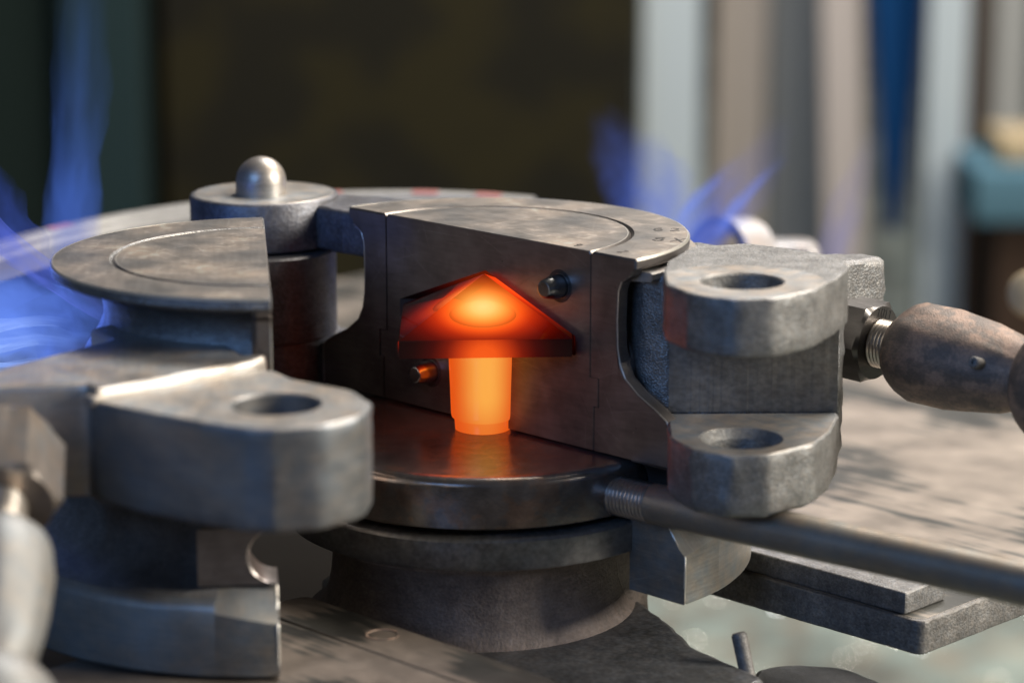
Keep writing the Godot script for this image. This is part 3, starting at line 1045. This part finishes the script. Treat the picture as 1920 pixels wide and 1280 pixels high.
func glass() -> void:
	var t := thing("glass_knob", "glowing orange hot glass knob with a pyramid cap on a round shank", "glass knob")
	# pyramid cap: clear glass that glows less the farther it is from the hot middle
	var hot := Vector3(0.5, 61, 21)
	var rf := Vector3(39.9, 51.0, 39.9); var lf := Vector3(-36.2, 50.8, 43.2); var lb := Vector3(-37.3, 50.2, -37.3); var rb := Vector3(39.5, 51, -39.5)
	var apex := Vector3(0.9, 72.3, 0.9)
	var down := Vector3(0, -8, 0)
	var s := shape()
	s.use_uv = true
	for f in [[apex, rf, lf], [apex, lf, lb]]:
		glow_patch(s, f[0], f[1], f[0], f[2], hot, 22)
	# dark glossy rim, still red hot only where the shank runs in behind it
	var rim := shape()
	rim.use_uv = true
	for f in [[rf, lf], [lf, lb]]:
		var out: Vector3 = ((f[0] + f[1]) * 0.5 * Vector3(1, 0, 1)).normalized()
		glow_patch(rim, f[0], f[0] + out * 0.35 - Vector3(0, 0.5, 0), f[1], f[1] + out * 0.35 - Vector3(0, 0.5, 0), Vector3(1, 43, 36), 24)
		glow_patch(rim, f[0] + out * 0.35 - Vector3(0, 0.5, 0), f[0] + out * 0.35 + down, f[1] + out * 0.35 - Vector3(0, 0.5, 0), f[1] + out * 0.35 + down, Vector3(1, 43, 36), 24)
	var rm := glow("rim_glow", ramp([0.0, 0.08, 0.13, 0.18, 0.24, 0.32, 0.45], [[0.95, 0.13, 0.012], [0.8, 0.085, 0.007], [0.45, 0.032, 0.003], [0.16, 0.008, 0.001], [0.045, 0.002, 0.0005], [0.01, 0.0008, 0.0004], [0.001, 0.0004, 0.0003]]), 1.0)
	rm.albedo_color = lin(0.006, 0.004, 0.004)
	rm.roughness = 0.06
	rm.metallic_specular = 0.35
	obj("cap_rim", rim, rm, t)
	var inner := shape()
	inner.use_uv = true
	# the sides seated in the cavity, and the underside round the shank
	var heart := Vector3(0, 43, 0)
	for f in [[apex, lb, rb], [apex, rb, rf]]:
		glow_patch(inner, f[0], f[1], f[0], f[2], heart, 16)
	for f in [[lb, rb], [rb, rf]]:
		glow_patch(inner, f[0], f[0] + down, f[1], f[1] + down, heart, 12)
	glow_patch(inner, rf + down, lf + down, rb + down, lb + down, heart, 40)
	var under := glow("cap_underside", ramp([0.0, 0.15, 0.19, 0.25, 0.32, 0.40, 0.52, 0.7], [[1.0, 0.3, 0.03], [1.0, 0.26, 0.025], [0.8, 0.12, 0.009], [0.42, 0.035, 0.003], [0.16, 0.008, 0.001], [0.05, 0.002, 0.0006], [0.008, 0.0008, 0.0004], [0.001, 0.0004, 0.0003]]), 4.2)
	under.roughness = 0.5
	under.metallic_specular = 0.1
	obj("cap_underside", inner, under, t)
	var g := StandardMaterial3D.new()
	g.resource_name = "hot_glass"
	g.albedo_color = Color(0.17, 0.022, 0.014, 0.14)
	g.roughness = 0.0
	g.refraction_enabled = true
	g.refraction_scale = 0.05
	g.emission_enabled = true
	g.emission = Color.BLACK
	g.emission_texture = ramp([0.0, 0.05, 0.10, 0.16, 0.23, 0.31, 0.41, 0.55], [[1.0, 0.7, 0.24], [1.0, 0.58, 0.15], [1.0, 0.32, 0.045], [0.6, 0.10, 0.008], [0.20, 0.018, 0.002], [0.05, 0.003, 0.0007], [0.008, 0.0008, 0.0004], [0.001, 0.0004, 0.0003]])
	g.emission_energy_multiplier = 0.84
	g.texture_repeat = false
	obj("pyramid_cap", s, g, t)
	# hot heart inside the cap, where the shank runs into it
	s = shape()
	s.use_uv = true
	spun(s, [[43.05, 15.2], [43.8, 14.6], [44.8, 13.2], [45.8, 11.2], [46.7, 8.8], [47.4, 6.0], [47.8, 3.0], [47.9, 0.01]], 43.0, 48.0)
	obj("hot_core", s, glow("core_glow", ramp([0.0, 0.12, 0.35, 0.7, 1.0], [[0.10, 0.012, 0.001], [0.3, 0.045, 0.004], [0.8, 0.24, 0.03], [1.0, 0.56, 0.14], [1.0, 0.68, 0.26]]), 4.0), t)
	# shank and foot
	s = shape()
	s.use_uv = true
	spun(s, [[5.4, 13.4], [6.2, 14.2], [8.0, 14.5], [20.0, 14.9], [32.0, 15.4], [38.5, 15.6], [40.4, 15.3], [41.8, 14.2], [42.9, 13.0]], 0.0, 43.0)
	spun(s, [[0.1, 12.0], [0.3, 12.6], [4.6, 12.9], [5.4, 13.3]], 0.0, 43.0)
	var shank := obj("shank", s, glow("shank_glow", shank_texture(), 0.86), t)
	shank.material_override.roughness = 0.16
	var l := OmniLight3D.new()
	l.name = "glass_glow"
	l.light_color = Color(1.0, 0.33, 0.1)
	l.light_energy = 0.0012
	l.light_size = 0.012
	l.omni_range = 3.0
	l.omni_attenuation = 2.0
	l.shadow_enabled = true
	l.position = Vector3(0, 0.026, 0)
	t.add_child(l)

func glow_patch(s: Shape, a: Vector3, b: Vector3, c: Vector3, d: Vector3, hot: Vector3, m: int) -> void:
	# bilinear patch a-b / c-d with the distance to the hot middle as its u
	var mid := Vector3(0, 50, 0)
	for i in m:
		for j in m:
			var q := []
			for k in [[0, 0], [1, 0], [1, 1], [0, 1]]:
				var u := float(i + k[0]) / m
				var w := float(j + k[1]) / m
				q.append(a.lerp(b, u).lerp(c.lerp(d, u), w))
			var uvq := []
			for p in q:
				var e: Vector3 = p - hot
				uvq.append(Vector2(clampf(Vector3(e.x, e.y * 1.1, e.z).length() / 100.0, 0.002, 0.998), 0.5))
			for k in [[0, 1, 2], [0, 2, 3]]:
				var p0: Vector3 = q[k[0]]; var p1: Vector3 = q[k[1]]; var p2: Vector3 = q[k[2]]
				var n := (p1 - p0).cross(p2 - p0)
				if n.length() < 1e-7:
					continue
				n = n.normalized()
				if n.dot((p0 + p1 + p2) / 3.0 - mid) < 0.0:
					n = -n
				s.tri(p0, p1, p2, n, n, n, uvq[k[0]], uvq[k[1]], uvq[k[2]])

func spun(s: Shape, prof: Array, y0: float, y1: float) -> void:
	var m := 72
	var rings := []
	var uvs := []
	for p in prof:
		var r := PackedVector3Array()
		var w := []
		for i in m + 1:
			var a := TAU * i / m
			r.append(Vector3(cos(a) * p[1], p[0], sin(a) * p[1]))
			w.append(Vector2(clampf((p[0] - y0) / (y1 - y0), 0.002, 0.998), float(i) / m))
		rings.append(r)
		uvs.append(w)
	loft(s, rings, false, false, false, 40.0, false, false, uvs)

# u runs up the shank, v round it; painted brighter towards the viewer, in place of glow through the depth.
func shank_texture() -> ImageTexture:
	var w := 96
	var h := 128
	var im := Image.create(w, h, false, Image.FORMAT_RGB8)
	for y in h:
		var a := TAU * y / h
		var free := maxf(0.0, cos(a - 1.42))  # peak turned to the viewer, so both edges of the shank darken
		for x in w:
			var u := float(x) / w
			var k := 0.9 * pow(free, 4.0) * (0.55 + 0.6 * smoothstep(0.0, 0.45, u)) 
			k *= 1.0 - 0.25 * smoothstep(0.9, 1.0, u)
			if u < 0.125:
				k *= 0.62
			var c := Color(0.80, 0.095, 0.008).lerp(Color(1.0, 0.42, 0.07), clampf(k, 0, 1))
			im.set_pixel(x, y, c.linear_to_srgb())
	return ImageTexture.create_from_image(im)

# ------------------------------------------------ rod, hinge pin, tie rods
func threads(r: float, pitch: float, l0: float, l1: float) -> Array:
	var o := []
	var x := l0
	while x < l1:
		o.append([x, r - pitch * 0.3])
		o.append([x + pitch * 0.42, r])
		o.append([x + pitch * 0.58, r])
		x += pitch
	o.append([l1, r - pitch * 0.3])
	return o

func linkages() -> void:
	var t := thing("hinge_pin", "round-headed steel hinge pin standing in the boss behind the left half", "pin", Vector3(-109.6, 0, -109.6))
	var s := shape()
	var prof := [[30, 12.4], [96.0, 12.4]]
	for i in range(1, 11):
		var a := PI / 2 * i / 10
		prof.append([96.0 + 12.6 * sin(a), 12.4 * cos(a)])
	lathe(s, prof, Vector3.ZERO, Vector3.UP, 64, 40.0)
	obj("pin", s, M.machined, t)
	# handle rod
	t = thing("handle_rod", "long dark round handle rod screwed into the bottom plate", "rod")
	var dir := (Vector3(213.4, -12, 186) - Vector3(62, -12, 64)).normalized()
	var at := Vector3(58.5, -14, 61.2)
	s = shape()
	lathe(s, threads(8.9, 2.0, 0.0, 20.0), at, dir, 64, 20.0)
	obj("thread", s, M.bright_dark, t)
	s = shape()
	lathe(s, [[19.8, 7.8], [20.6, 8.9], [240, 9.0], [480, 9.0]], at, dir, 64, 30.0)
	obj("shaft", s, M.rod_steel, t)
	tie_rod("forged brown tie rod with a dark hex nut at the right mould half", Vector3(163.2, 46.0, 10.0), Vector3(0.76, -0.05, 0.65), M.forge_scale, false)
	tie_rod("blurred pale tie rod with a hex nut in the left foreground", Vector3(-178, 50, 214), Vector3(0.09, -0.50, 0.86), M.pale_steel, true)
	# small stub and lever at the foot
	t = thing("stub_pin", "short dark steel stub leaning at the foot of the pedestal", "pin")
	s = shape()
	lathe(s, [[0, 3.4], [24, 3.4], [25, 2.6]], Vector3(116.5, -92, 93), Vector3(-0.22, 1.0, -0.25), 24, 30.0)
	obj("pin", s, M.dark_cast, t)
	t = thing("lever_plate", "dark rounded lever plate low behind the stub pin", "plate")
	s = shape()
	prism(s, rnd([[118, 70, 16], [135, 62, 20], [160, 66, 16], [182, 96, 6], [176, 130, 6], [116, 130, 8]]), -112, -91, 2, 3, 1.0)
	obj("plate", s, M.black_steel, t)

func tie_rod(label: String, at: Vector3, dir: Vector3, mat: Material, near: bool) -> void:
	var t := thing("tie_rod", label, "tie rod", Vector3.ZERO, Basis.IDENTITY)
	var d := dir.normalized()
	var ax := Vector3.UP.cross(d).normalized()
	var ay := d.cross(ax)
	# hex nut with its corners turned off at both ends
	var s := shape()
	var rings := []
	var big := 1.22 if near else 1.0
	var off := 14.0 if near else 0.0
	for l in [[0.0, 16.6], [1.6, 19.6], [16.4 + off, 19.6], [18.0 + off, 16.6]]:
		var r := PackedVector3Array()
		for i in 96:
			var a := TAU * i / 96 + 0.2
			var hex := 16.8 / cos(fposmod(a, PI / 3) - PI / 6)
			var rr := minf(hex, l[1]) * big
			r.append(at + d * l[0] + (ax * cos(a) + ay * sin(a)) * rr)
		rings.append(r)
	loft(s, rings, true, true, true, 20.0)
	obj("nut", s, M.nut_steel if not near else M.nut_warm, t)
	if not near:
		var tm := TextMesh.new()
		tm.text = "1011"
		var f := SystemFont.new()
		f.font_names = PackedStringArray(["Droid Sans"])
		tm.font = f
		tm.font_size = 32
		tm.pixel_size = 0.0042 / 23.0
		tm.depth = 0.0002
		var o := MeshInstance3D.new()
		o.mesh = tm
		o.material_override = M.black_steel
		o.name = "stamp"
		t.add_child(o, true)
		var up := (ay * 0.96 - ax * -0.25).normalized()
		o.transform = Transform3D(Basis(up.cross(d), up, d), (at + d * 18.1 + up * 13.4) * 0.001)
	s = shape()
	lathe(s, threads(11.0, 1.8, 16.0, 34.0 + off * 1.6), at, d, 64, 20.0)
	obj("thread", s, M.bright_steel, t)
	s = shape()
	var prof := [[27.5, 8.0], [27.6, 13.0], [28.6, 15.4], [31.0, 18.4], [34.0, 20.6], [39.0, 22.1], [46.0, 22.6], [56.0, 22.2], [66.0, 21.2], [76.0, 19.8], [84.0, 18.0], [90.0, 16.2], [96.0, 15.0]]
	rings = []
	for p in prof:
		var r := PackedVector3Array()
		for i in 72:
			var a := TAU * i / 72
			var rr: float = p[1]
			# hammered flats
			rr *= 1.0 - 0.05 * maxf(0.0, cos(3.0 * a + 0.6)) - 0.03 * maxf(0.0, cos(2.0 * a + 2.0))
			rr += wob.get_noise_3d(cos(a) * 90.0, p[0] * 4.0, sin(a) * 90.0) * 0.8
			r.append(at + d * (p[0] + off * 1.5) + (ax * cos(a) + ay * sin(a)) * rr)
		rings.append(r)
	loft(s, rings, true, true, true, 40.0)
	obj("coupling", s, mat, t)
	s = shape()
	var ball := []
	for i in 19:
		var a := PI * i / 18.0
		ball.append([112.0 + off * 1.5 - 23.0 * cos(a), 27.5 * sin(a)])
	lathe(s, ball, at, d, 64, 40.0, false, false)
	obj("ball_joint", s, mat, t)
	if not near:
		s = shape()
		var q := at + d * 80.0 + ay * 6.0 - ax * 17.0
		lathe(s, [[0, 2.6], [5.5, 2.6], [6.2, 2.0], [6.2, 1.0], [5.0, 0.9]], q, (-ax * 0.9 + ay * 0.3), 24, 25.0)
		obj("grease_nipple", s, M.dark_cast, t)

# ------------------------------------------------ burners and flames
func flame_mat(called: String, e: float) -> StandardMaterial3D:
	var m := StandardMaterial3D.new()
	m.resource_name = called
	m.shading_mode = BaseMaterial3D.SHADING_MODE_UNSHADED
	m.transparency = BaseMaterial3D.TRANSPARENCY_ALPHA
	m.vertex_color_use_as_albedo = true
	m.cull_mode = BaseMaterial3D.CULL_DISABLED
	M[called] = m
	return m

# A tongue of flame: a tube through points [x, y, z, radius across, radius deep, alpha], coloured along its length.
func tongue(s: Shape, pts: Array, c0: Color, c1: Color, seed_: float) -> void:
	var m := 28
	var rings := []
	var al := []
	var steps := 22
	for i in steps + 1:
		var f := float(i) / steps * (pts.size() - 1)
		var k := mini(int(f), pts.size() - 2)
		var w := f - k
		var v := []
		for e in 6:
			var p0: float = pts[maxi(k - 1, 0)][e]; var p1: float = pts[k][e]; var p2: float = pts[k + 1][e]; var p3: float = pts[mini(k + 2, pts.size() - 1)][e]
			v.append(cubic_interpolate(p1, p2, p0, p3, w))
		var d := Vector3(pts[k + 1][0] - pts[k][0], pts[k + 1][1] - pts[k][1], pts[k + 1][2] - pts[k][2]).normalized()
		var ax := d.cross(Vector3.BACK).normalized()
		var ay := Vector3.BACK
		var r := PackedVector3Array()
		var row := []
		for j in m:
			var a := TAU * j / m
			var wv := 1.0 + 0.35 * wob.get_noise_3d(cos(a) * 40 + seed_ * 31, i * 9.0, sin(a) * 40)
			r.append(Vector3(v[0], v[1], v[2]) + (ax * cos(a) * v[3] + ay * sin(a) * v[4]) * wv)
			var al_n := 0.75 + 0.9 * wob.get_noise_3d(cos(a) * 55 + seed_ * 17, i * 7.0 + 200, sin(a) * 55)
			# thin at the sides, so that the edge of the tongue is soft
			row.append(clampf(v[5] * al_n * lerpf(0.0, 1.0, pow(absf(sin(a)), 1.6)), 0, 1))
		rings.append(r)
		al.append(row)
	s.use_col = true
	for i in steps:
		for j in m:
			var k := (j + 1) % m
			var n := Vector3.UP
			var cc0 := c0.lerp(c1, float(i) / steps)
			var cc1 := c0.lerp(c1, float(i + 1) / steps)
			for q in [[[i, j], [i, k], [i + 1, k]], [[i, j], [i + 1, k], [i + 1, j]]]:
				for c in q:
					s.v.append(rings[c[0]][c[1]])
					s.n.append((rings[c[0]][c[1]] - centre(rings[c[0]])).normalized())
					s.uv.append(Vector2.ZERO)
					var col: Color = cc0 if c[0] == i else cc1
					col.a = al[c[0]][c[1]]
					s.col.append(col)

func burners() -> void:
	flame_mat("flame", 1.0)
	# curved rail behind the moulds
	var t := thing("curved_rail", "curved light grey rail with faded red marks behind the moulds", "rail")
	var s := shape()
	var red := shape()
	var rings := []
	for i in 61:
		var a := deg_to_rad(lerpf(72, 200, i / 60.0))
		var r := PackedVector3Array()
		for p in [[238, -3], [238, -14], [264, -14], [264, -2], [260, 0], [252, 0], [251, -2], [245, -2], [244, 0], [240, 0]]:
			var q := Vector3(cos(a) * p[0] * 1.02, p[1], -sin(a) * p[0])
			q = q.rotated(Vector3.RIGHT, deg_to_rad(6.5))
			r.append(q + Vector3(-56, 27, -62))
		rings.append(r)
	loft(s, rings, true, true, true, 30.0)
	obj("rail", s, M.rail_paint, t)
	for deg in [76.0, 84.0, 96.0, 131.0, 148.0]:
		red = shape()
		rings = []
		for i in 5:
			var a := deg_to_rad(deg + i * 0.8)
			var r := PackedVector3Array()
			for p in [[252.3, 0.1], [252.3, 0.3], [259.7, 0.3], [259.7, 0.1]]:
				var q := Vector3(cos(a) * p[0] * 1.02, p[1], -sin(a) * p[0])
				q = q.rotated(Vector3.RIGHT, deg_to_rad(6.5))
				r.append(q + Vector3(-56, 27, -62))
			rings.append(r)
		loft(red, rings, true, true, true, 30.0)
		obj("red_mark", red, M.red_paint, t)
	# burner tube at the right
	t = thing("burner_tube", "pale curved burner tube in blue flame behind the right mould half", "burner")
	s = shape()
	var d := Vector3(-0.75, 0.12, 0.55).normalized()
	lathe(s, [[0, 24], [0, 29], [1, 30], [16, 30], [24, 30]], Vector3(134, 2, -372), -d, 64, 30.0, false, false)
	lathe(s, [[0, 24], [24, 24]], Vector3(134, 2, -372), -d, 64, 30.0, false, false, true)
	obj("tube", s, M.burner_steel, t)
	s = shape()
	prism(s, rnd([[160, -420, 8], [200, -420, 12], [200, -385, 12], [160, -385, 8]]), -40, 12, 2, 8, 1.0)
	obj("bracket", s, M.burner_steel, t)
	# flames
	var B0 := Color(0.12, 0.17, 0.75)
	var B1 := Color(0.05, 0.09, 0.42)
	s = Shape.new()
	tongue(s, [[-260, 52, -10, 18, 24, 0.6], [-222, 50, -8, 20, 26, 0.7], [-196, 48, -2, 19, 26, 0.6], [-178, 46, 4, 17, 24, 0.3], [-166, 46, 10, 14, 18, 0.0]], Color(0.16, 0.30, 0.95), Color(0.07, 0.15, 0.7), 1.0)
	var o := obj("flame", s, M.flame, self)
	tag(o, "bright blue gas flame licking the neck of the left mould half", "flame")
	s = Shape.new()
	tongue(s, [[-262, 38, 0, 8, 20, 0.55], [-226, 40, 0, 10, 22, 0.5], [-198, 39, 4, 8, 20, 0.3], [-176, 40, 10, 6, 16, 0.0]], Color(0.32, 0.48, 1.0), Color(0.14, 0.28, 0.9), 9.0)
	o = obj("flame", s, M.flame, self)
	tag(o, "palest blue flame low at the left edge above the left mould arm", "flame")
	for k in 3:
		s = Shape.new()
		var y0: float = [33.0, 44.0, 53.0][k]
		tongue(s, [[-256, y0 - 4, 14, 1.5, 8, 0.2], [-238, y0 + 2, 14, 2.2, 10, 0.75], [-220, y0 - 2, 15, 2.6, 10, 0.85], [-200, y0 + 1, 16, 1.8, 8, 0.3], [-184, y0, 18, 1.0, 6, 0.0]], Color(0.45, 0.62, 1.0), Color(0.25, 0.40, 1.0), 12.0 + k)
		o = obj("flame", s, M.flame, self)
		tag(o, ["lowest thin bright streak of flame at the left edge", "middle thin bright streak of flame at the left edge", "topmost thin bright streak of flame at the left edge"][k], "flame", "thin flame streaks")
	s = Shape.new()
	tongue(s, [[-240, 104, -20, 10, 16, 0.0], [-220, 88, -8, 6, 14, 0.35], [-202, 76, 2, 5, 14, 0.42], [-180, 64, 10, 4, 14, 0.3], [-160, 56, 16, 8, 18, 0.0]], B0, B0, 2.0)
	o = obj("flame", s, M.flame, self)
	tag(o, "slanting blue flame tongue under the left disc edge", "flame")
	s = Shape.new()
	tongue(s, [[-212, 30, -140, 12, 18, 0.1], [-208, 70, -140, 14, 18, 0.4], [-205, 110, -140, 14, 18, 0.26], [-201, 150, -140, 14, 18, 0.12], [-198, 205, -140, 10, 18, 0.03], [-196, 250, -140, 8, 12, 0.0]], Color(0.07, 0.15, 0.62), Color(0.04, 0.10, 0.25), 3.0)
	o = obj("flame", s, M.flame, self)
	tag(o, "tall faint blue flame rising behind the left disc", "flame")
	s = Shape.new()
	tongue(s, [[-215, 50, -60, 16, 20, 0.3], [-228, 78, -60, 18, 20, 0.42], [-240, 105, -60, 14, 18, 0.25], [-256, 140, -60, 10, 14, 0.0]], B1, Color(0.03, 0.06, 0.3), 4.0)
	o = obj("flame", s, M.flame, self)
	tag(o, "dark blue flame at the left edge above the rail", "flame")
	s = Shape.new()
	tongue(s, [[104, 30, -290, 16, 18, 0.2], [90, 62, -290, 24, 18, 0.36], [74, 84, -290, 18, 16, 0.15], [62, 108, -290, 9, 12, 0.0]], Color(0.08, 0.16, 0.72), Color(0.06, 0.11, 0.40), 5.0)
	o = obj("flame", s, M.flame, self)
	tag(o, "blue flame above the far rim of the right disc", "flame")
	s = Shape.new()
	tongue(s, [[118, 20, -340, 12, 16, 0.5], [134, 42, -340, 19, 18, 0.32], [152, 62, -340, 16, 16, 0.11], [172, 96, -340, 8, 12, 0.0]], Color(0.12, 0.2, 0.8), Color(0.10, 0.12, 0.42), 6.0)
	o = obj("flame", s, M.flame, self)
	tag(o, "blue flame over the pale burner tube", "flame")
	s = Shape.new()
	tongue(s, [[196, -10, -340, 9, 14, 0.1], [203, 30, -340, 12, 14, 0.22], [213, 62, -340, 8, 12, 0.12], [222, 92, -340, 5, 8, 0.0]], Color(0.16, 0.18, 0.5), Color(0.2, 0.18, 0.34), 7.0)
	o = obj("flame", s, M.flame, self)
	tag(o, "thin violet flame right of the burner tube", "flame")
	for k in 2:
		s = Shape.new()
		var x0: float = [112.0, 138.0][k]
		tongue(s, [[x0 - 8, 26, -330, 1.5, 8, 0.1], [x0, 40, -330, 3.0, 10, 0.42], [x0 + 10, 52, -330, 3.0, 10, 0.34], [x0 + 24, 66, -330, 2.0, 8, 0.12], [x0 + 36, 76, -330, 1.0, 6, 0.0]], Color(0.2, 0.32, 1.0), Color(0.12, 0.18, 0.7), 21.0 + k)
		o = obj("flame", s, M.flame, self)
		tag(o, ["thin blue flame streak left of the burner tube", "thin blue flame streak straight over the burner tube"][k], "flame", "flame streaks at the burner tube")
	for p in [Vector3(-210, 60, 0), Vector3(128, 45, -330)]:
		var l := OmniLight3D.new()
		l.name = "flame_light"
		l.light_color = Color(0.35, 0.5, 1.0)
		l.light_energy = 0.0028 if p.x < 0 else 0.003
		l.light_size = 0.03
		l.omni_range = 3.0
		l.omni_attenuation = 2.0
		l.shadow_enabled = true
		l.position = p * 0.001
		add_child(l, true)

# ------------------------------------------------ things far behind, out of focus
func upright(called: String, label: String, category: String, x: float, z: float, w: float, d: float, y0: float, y1: float, mat: Material, lean := 0.0, round_ := false, part := "post") -> Node3D:
	var t := thing(called, label, category, Vector3(x, y0, z))
	var s := shape()
	if round_:
		lathe(s, [[0, w * 0.5 - 3], [3, w * 0.5], [y1 - y0 - 3, w * 0.5], [y1 - y0, w * 0.5 - 3]], Vector3.ZERO, Vector3(lean, 1, 0), 32, 30.0)
	else:
		prism(s, PackedVector2Array([Vector2(-w / 2, -d / 2), Vector2(w / 2, -d / 2), Vector2(w / 2, d / 2), Vector2(-w / 2, d / 2)]), 0, y1 - y0, 4, 4, 0.0, Vector3.ZERO, Transform3D(Basis(Vector3(1, 0, 0), Vector3(lean, 1, 0), Vector3(0, 0, 1)), Vector3.ZERO))
	obj(part, s, mat, t)
	return t

func background() -> void:
	# px -> x at depth t: 13.4 + (px - 960) * t / 5
	var t := thing("machine_housing", "large dark olive machine housing out of focus behind the moulds", "machine", Vector3(-190, -900, -3500))
	var s := shape()
	prism(s, PackedVector2Array([Vector2(-370, -300), Vector2(410, -300), Vector2(410, 300), Vector2(-370, 300)]), 0, 1500, 8, 8)
	obj("housing", s, M.olive, t)
	t = thing("green_cabinet", "dark green cabinet out of focus at the far left", "cabinet", Vector3(-800, -900, -3400))
	s = shape()
	prism(s, PackedVector2Array([Vector2(-400, -250), Vector2(215, -250), Vector2(215, 250), Vector2(-400, 250)]), 0, 1600, 8, 8)
	obj("cabinet", s, M.green_dark, t)
	s = shape()
	prism(s, PackedVector2Array([Vector2(90, 251), Vector2(212, 251), Vector2(212, 290), Vector2(90, 290)]), 0, 1600, 8, 8)
	obj("corner_post", s, M.teal_dark, t)
	upright("post", "pale blue-grey post out of focus beside the olive housing", "post", 284, -3350, 97, 60, -900, 800, M.pale_grey)
	upright("post", "brownish grey post, second from the olive housing", "post", 421, -3650, 92, 60, -900, 800, M.taupe, 0.01)
	upright("post", "broad grey post, third from the olive housing", "post", 547, -3700, 112, 60, -900, 800, M.mid_grey, -0.01)
	upright("post", "light taupe leaning post left of the blue apron", "post", 618, -3500, 70, 60, -900, 800, M.taupe_light, -0.04)
	upright("post", "pale grey post right of the blue apron", "post", 760, -3400, 68, 60, -900, 800, M.pale_grey)
	t = thing("work_apron", "deep blue work apron hanging between two pale posts", "apron", Vector3(684, -540, -3450))
	s = shape()
	var rings := []
	for i in 13:
		var f := i / 12.0
		var r := PackedVector3Array()
		var x0 := lerpf(-12, -110, f)
		var x1 := lerpf(16, 85, f)
		for j in 25:
			var w := j / 24.0
			r.append(Vector3(lerpf(x0, x1, w), lerpf(0, 1100, f), sin(w * 14.0) * 6.0 + 5))
		for j in 25:
			var w := 1.0 - j / 24.0
			r.append(Vector3(lerpf(x0, x1, w), lerpf(0, 1100, f), sin(w * 14.0) * 6.0))
		rings.append(r)
	loft(s, rings, true, true, true, 60.0)
	obj("cloth", s, M.blue_cloth, t)
	t = thing("work_bench", "teal bench with dark timber below at the right edge", "bench", Vector3(900, -900, -3300))
	s = shape()
	prism(s, PackedVector2Array([Vector2(-122, -150), Vector2(300, -150), Vector2(300, 150), Vector2(-122, 150)]), 424, 512, 6, 6)
	obj("bench_top", s, M.teal, t)
	s = shape()
	prism(s, PackedVector2Array([Vector2(-80, -120), Vector2(300, -120), Vector2(300, 120), Vector2(-80, 120)]), 0, 423, 6, 6)
	obj("panel", s, M.brown_dark, t)
	t = thing("carton", "tan carton standing on the teal bench", "carton", Vector3(930, -387, -3300))
	s = shape()
	prism(s, PackedVector2Array([Vector2(-100, -80), Vector2(150, -80), Vector2(150, 80), Vector2(-100, 80)]), 0, 44, 4, 4)
	obj("carton", s, M.tan, t)
	upright("post", "dark brown timber post at the far right behind the bench", "post", 876, -3800, 50, 60, -900, 800, M.brown_dark)
	upright("post", "grey rounded post at the far right edge above the bench", "post", 956, -3900, 84, 60, -900, 800, M.mid_grey, 0.0, true)
	t = thing("yellow_cap", "pale yellow round cap at the right edge below the bench", "cap", Vector3(326, -18, -386))
	s = shape()
	lathe(s, [[-20, 14], [0, 15], [5, 13], [7, 6], [7.4, 0.01]], Vector3.ZERO, Vector3(-0.3, 0.3, 1), 32, 40.0)
	obj("cap", s, M.tan, t)
